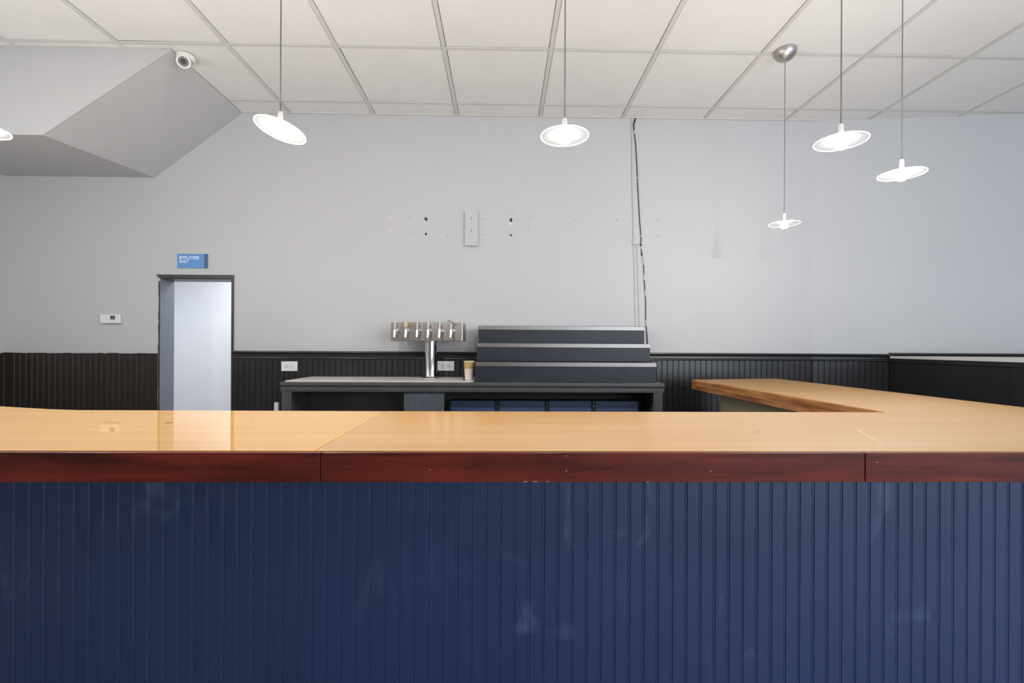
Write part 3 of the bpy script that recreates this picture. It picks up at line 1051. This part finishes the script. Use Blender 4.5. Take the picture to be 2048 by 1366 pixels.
for k in range(12):
    a_ = 2 * math.pi * k / 12
    p = cb + q @ Vector((0.0222 * math.cos(a_), 0.0222 * math.sin(a_), 0.0280))
    b = B(); lathe(b, [(0.0034, 0), (0.0028, 0.0022), (0, 0.003)], p, 8, fd)
    part('infrared_lamp', b, M['dark'], ball, True)

# ------------------------------------------------------------------ pendant lamps
PZ = EYE + 0.705


def pendant(x, y, z, label, tilt=None, power=PENDANT_POWER):
    o = thing('pendant_lamp', label, 'pendant lamp', (x, y, CZ - 0.001), 'saucer pendant lamps over the bar')
    b = B()
    R = 0.060
    pr = [(0.0, 0.0), (R, 0.0)] + [(R * math.cos(t * math.pi / 16), -0.056 * math.sin(t * math.pi / 16)) for t in range(1, 8)] + [(0.006, -0.0565), (0.005, -0.062), (0, -0.062)]
    lathe(b, pr, (x, y, CZ - 0.0015), 32)
    part('canopy', b, M['nickel'], o, True, label='satin nickel ceiling dome')
    b = B(); tube(b, [(x, y, CZ - 0.06), (x, y, (CZ + z) / 2), (x, y, z + 0.058)], 0.0022, 8)
    part('cord', b, M['cord'], o, True)
    up = Vector(tilt).normalized() if tilt else Vector((0, 0, 1))
    c = Vector((x, y, z))
    b = B()
    lathe(b, [(0, 0.060), (0.006, 0.060), (0.0085, 0.054), (0.0085, 0.022), (0.011, 0.017), (0, 0.017)], c, 20)
    part('socket', b, M['neck'], o, True)
    b = B()
    outer = [(0.010, 0.0175), (0.020, 0.0155), (0.040, 0.0105), (0.060, 0.0055), (0.078, 0.0012)]
    inner = [(0.078, -0.0012), (0.060, 0.0032), (0.040, 0.0080), (0.020, 0.0128), (0.010, 0.0150)]
    lathe(b, outer + inner, c, 48, up, closed=True)
    sh = part('shade', b, M['shade'], o, True, label='white frosted glass saucer')
    b = B()
    rr = [(0.0792 + 0.0016 * math.cos(t * math.pi / 4), 0.0016 * math.sin(t * math.pi / 4)) for t in range(8)]
    lathe(b, rr, c, 48, up, closed=True)
    part('rim', b, M['shade_rim'], sh, True)
    b = B()
    lathe(b, [(0, 0.014), (0.007, 0.014), (0.009, 0.008), (0.016, 0.001), (0.021, -0.008), (0.019, -0.018), (0.011, -0.025), (0, -0.0275)], c, 24, up)
    part('bulb', b, emit_material('lit_bulb', (1.0, 0.968, 0.925, 1), power * 57.0), o, True, label='glowing bulb')
    return o


pendant(-2.700, 1.575, PZ, 'added pendant lamp out of view on the left, brightening the left side', power=PENDANT_POWER * 1.9)  # unseen extra lamp, added to brighten the left wall and bulkhead
pendant(-1.735, 1.575, PZ, 'pendant lamp cut off by the left edge of the picture', power=PENDANT_POWER * 1.85)
pendant(-0.738, 1.560, PZ + 0.004, 'pendant lamp with strongly tilted white saucer left of centre', tilt=(0.22, 0.12, 1), power=PENDANT_POWER * 1.85)
pendant(0.203, 1.567, PZ, 'pendant lamp in the middle, hanging above the wall holes')
pendant(1.152, 1.580, PZ, 'pendant lamp right of centre, largest saucer of the right three', power=PENDANT_POWER * 0.95)
pendant(1.613, 1.868, PZ, 'pendant lamp over the bar corner, furthest right', power=PENDANT_POWER * 1.4)
pendant(1.600, 2.640, PZ, 'small far pendant lamp with visible silver ceiling dome', power=PENDANT_POWER * 0.28)
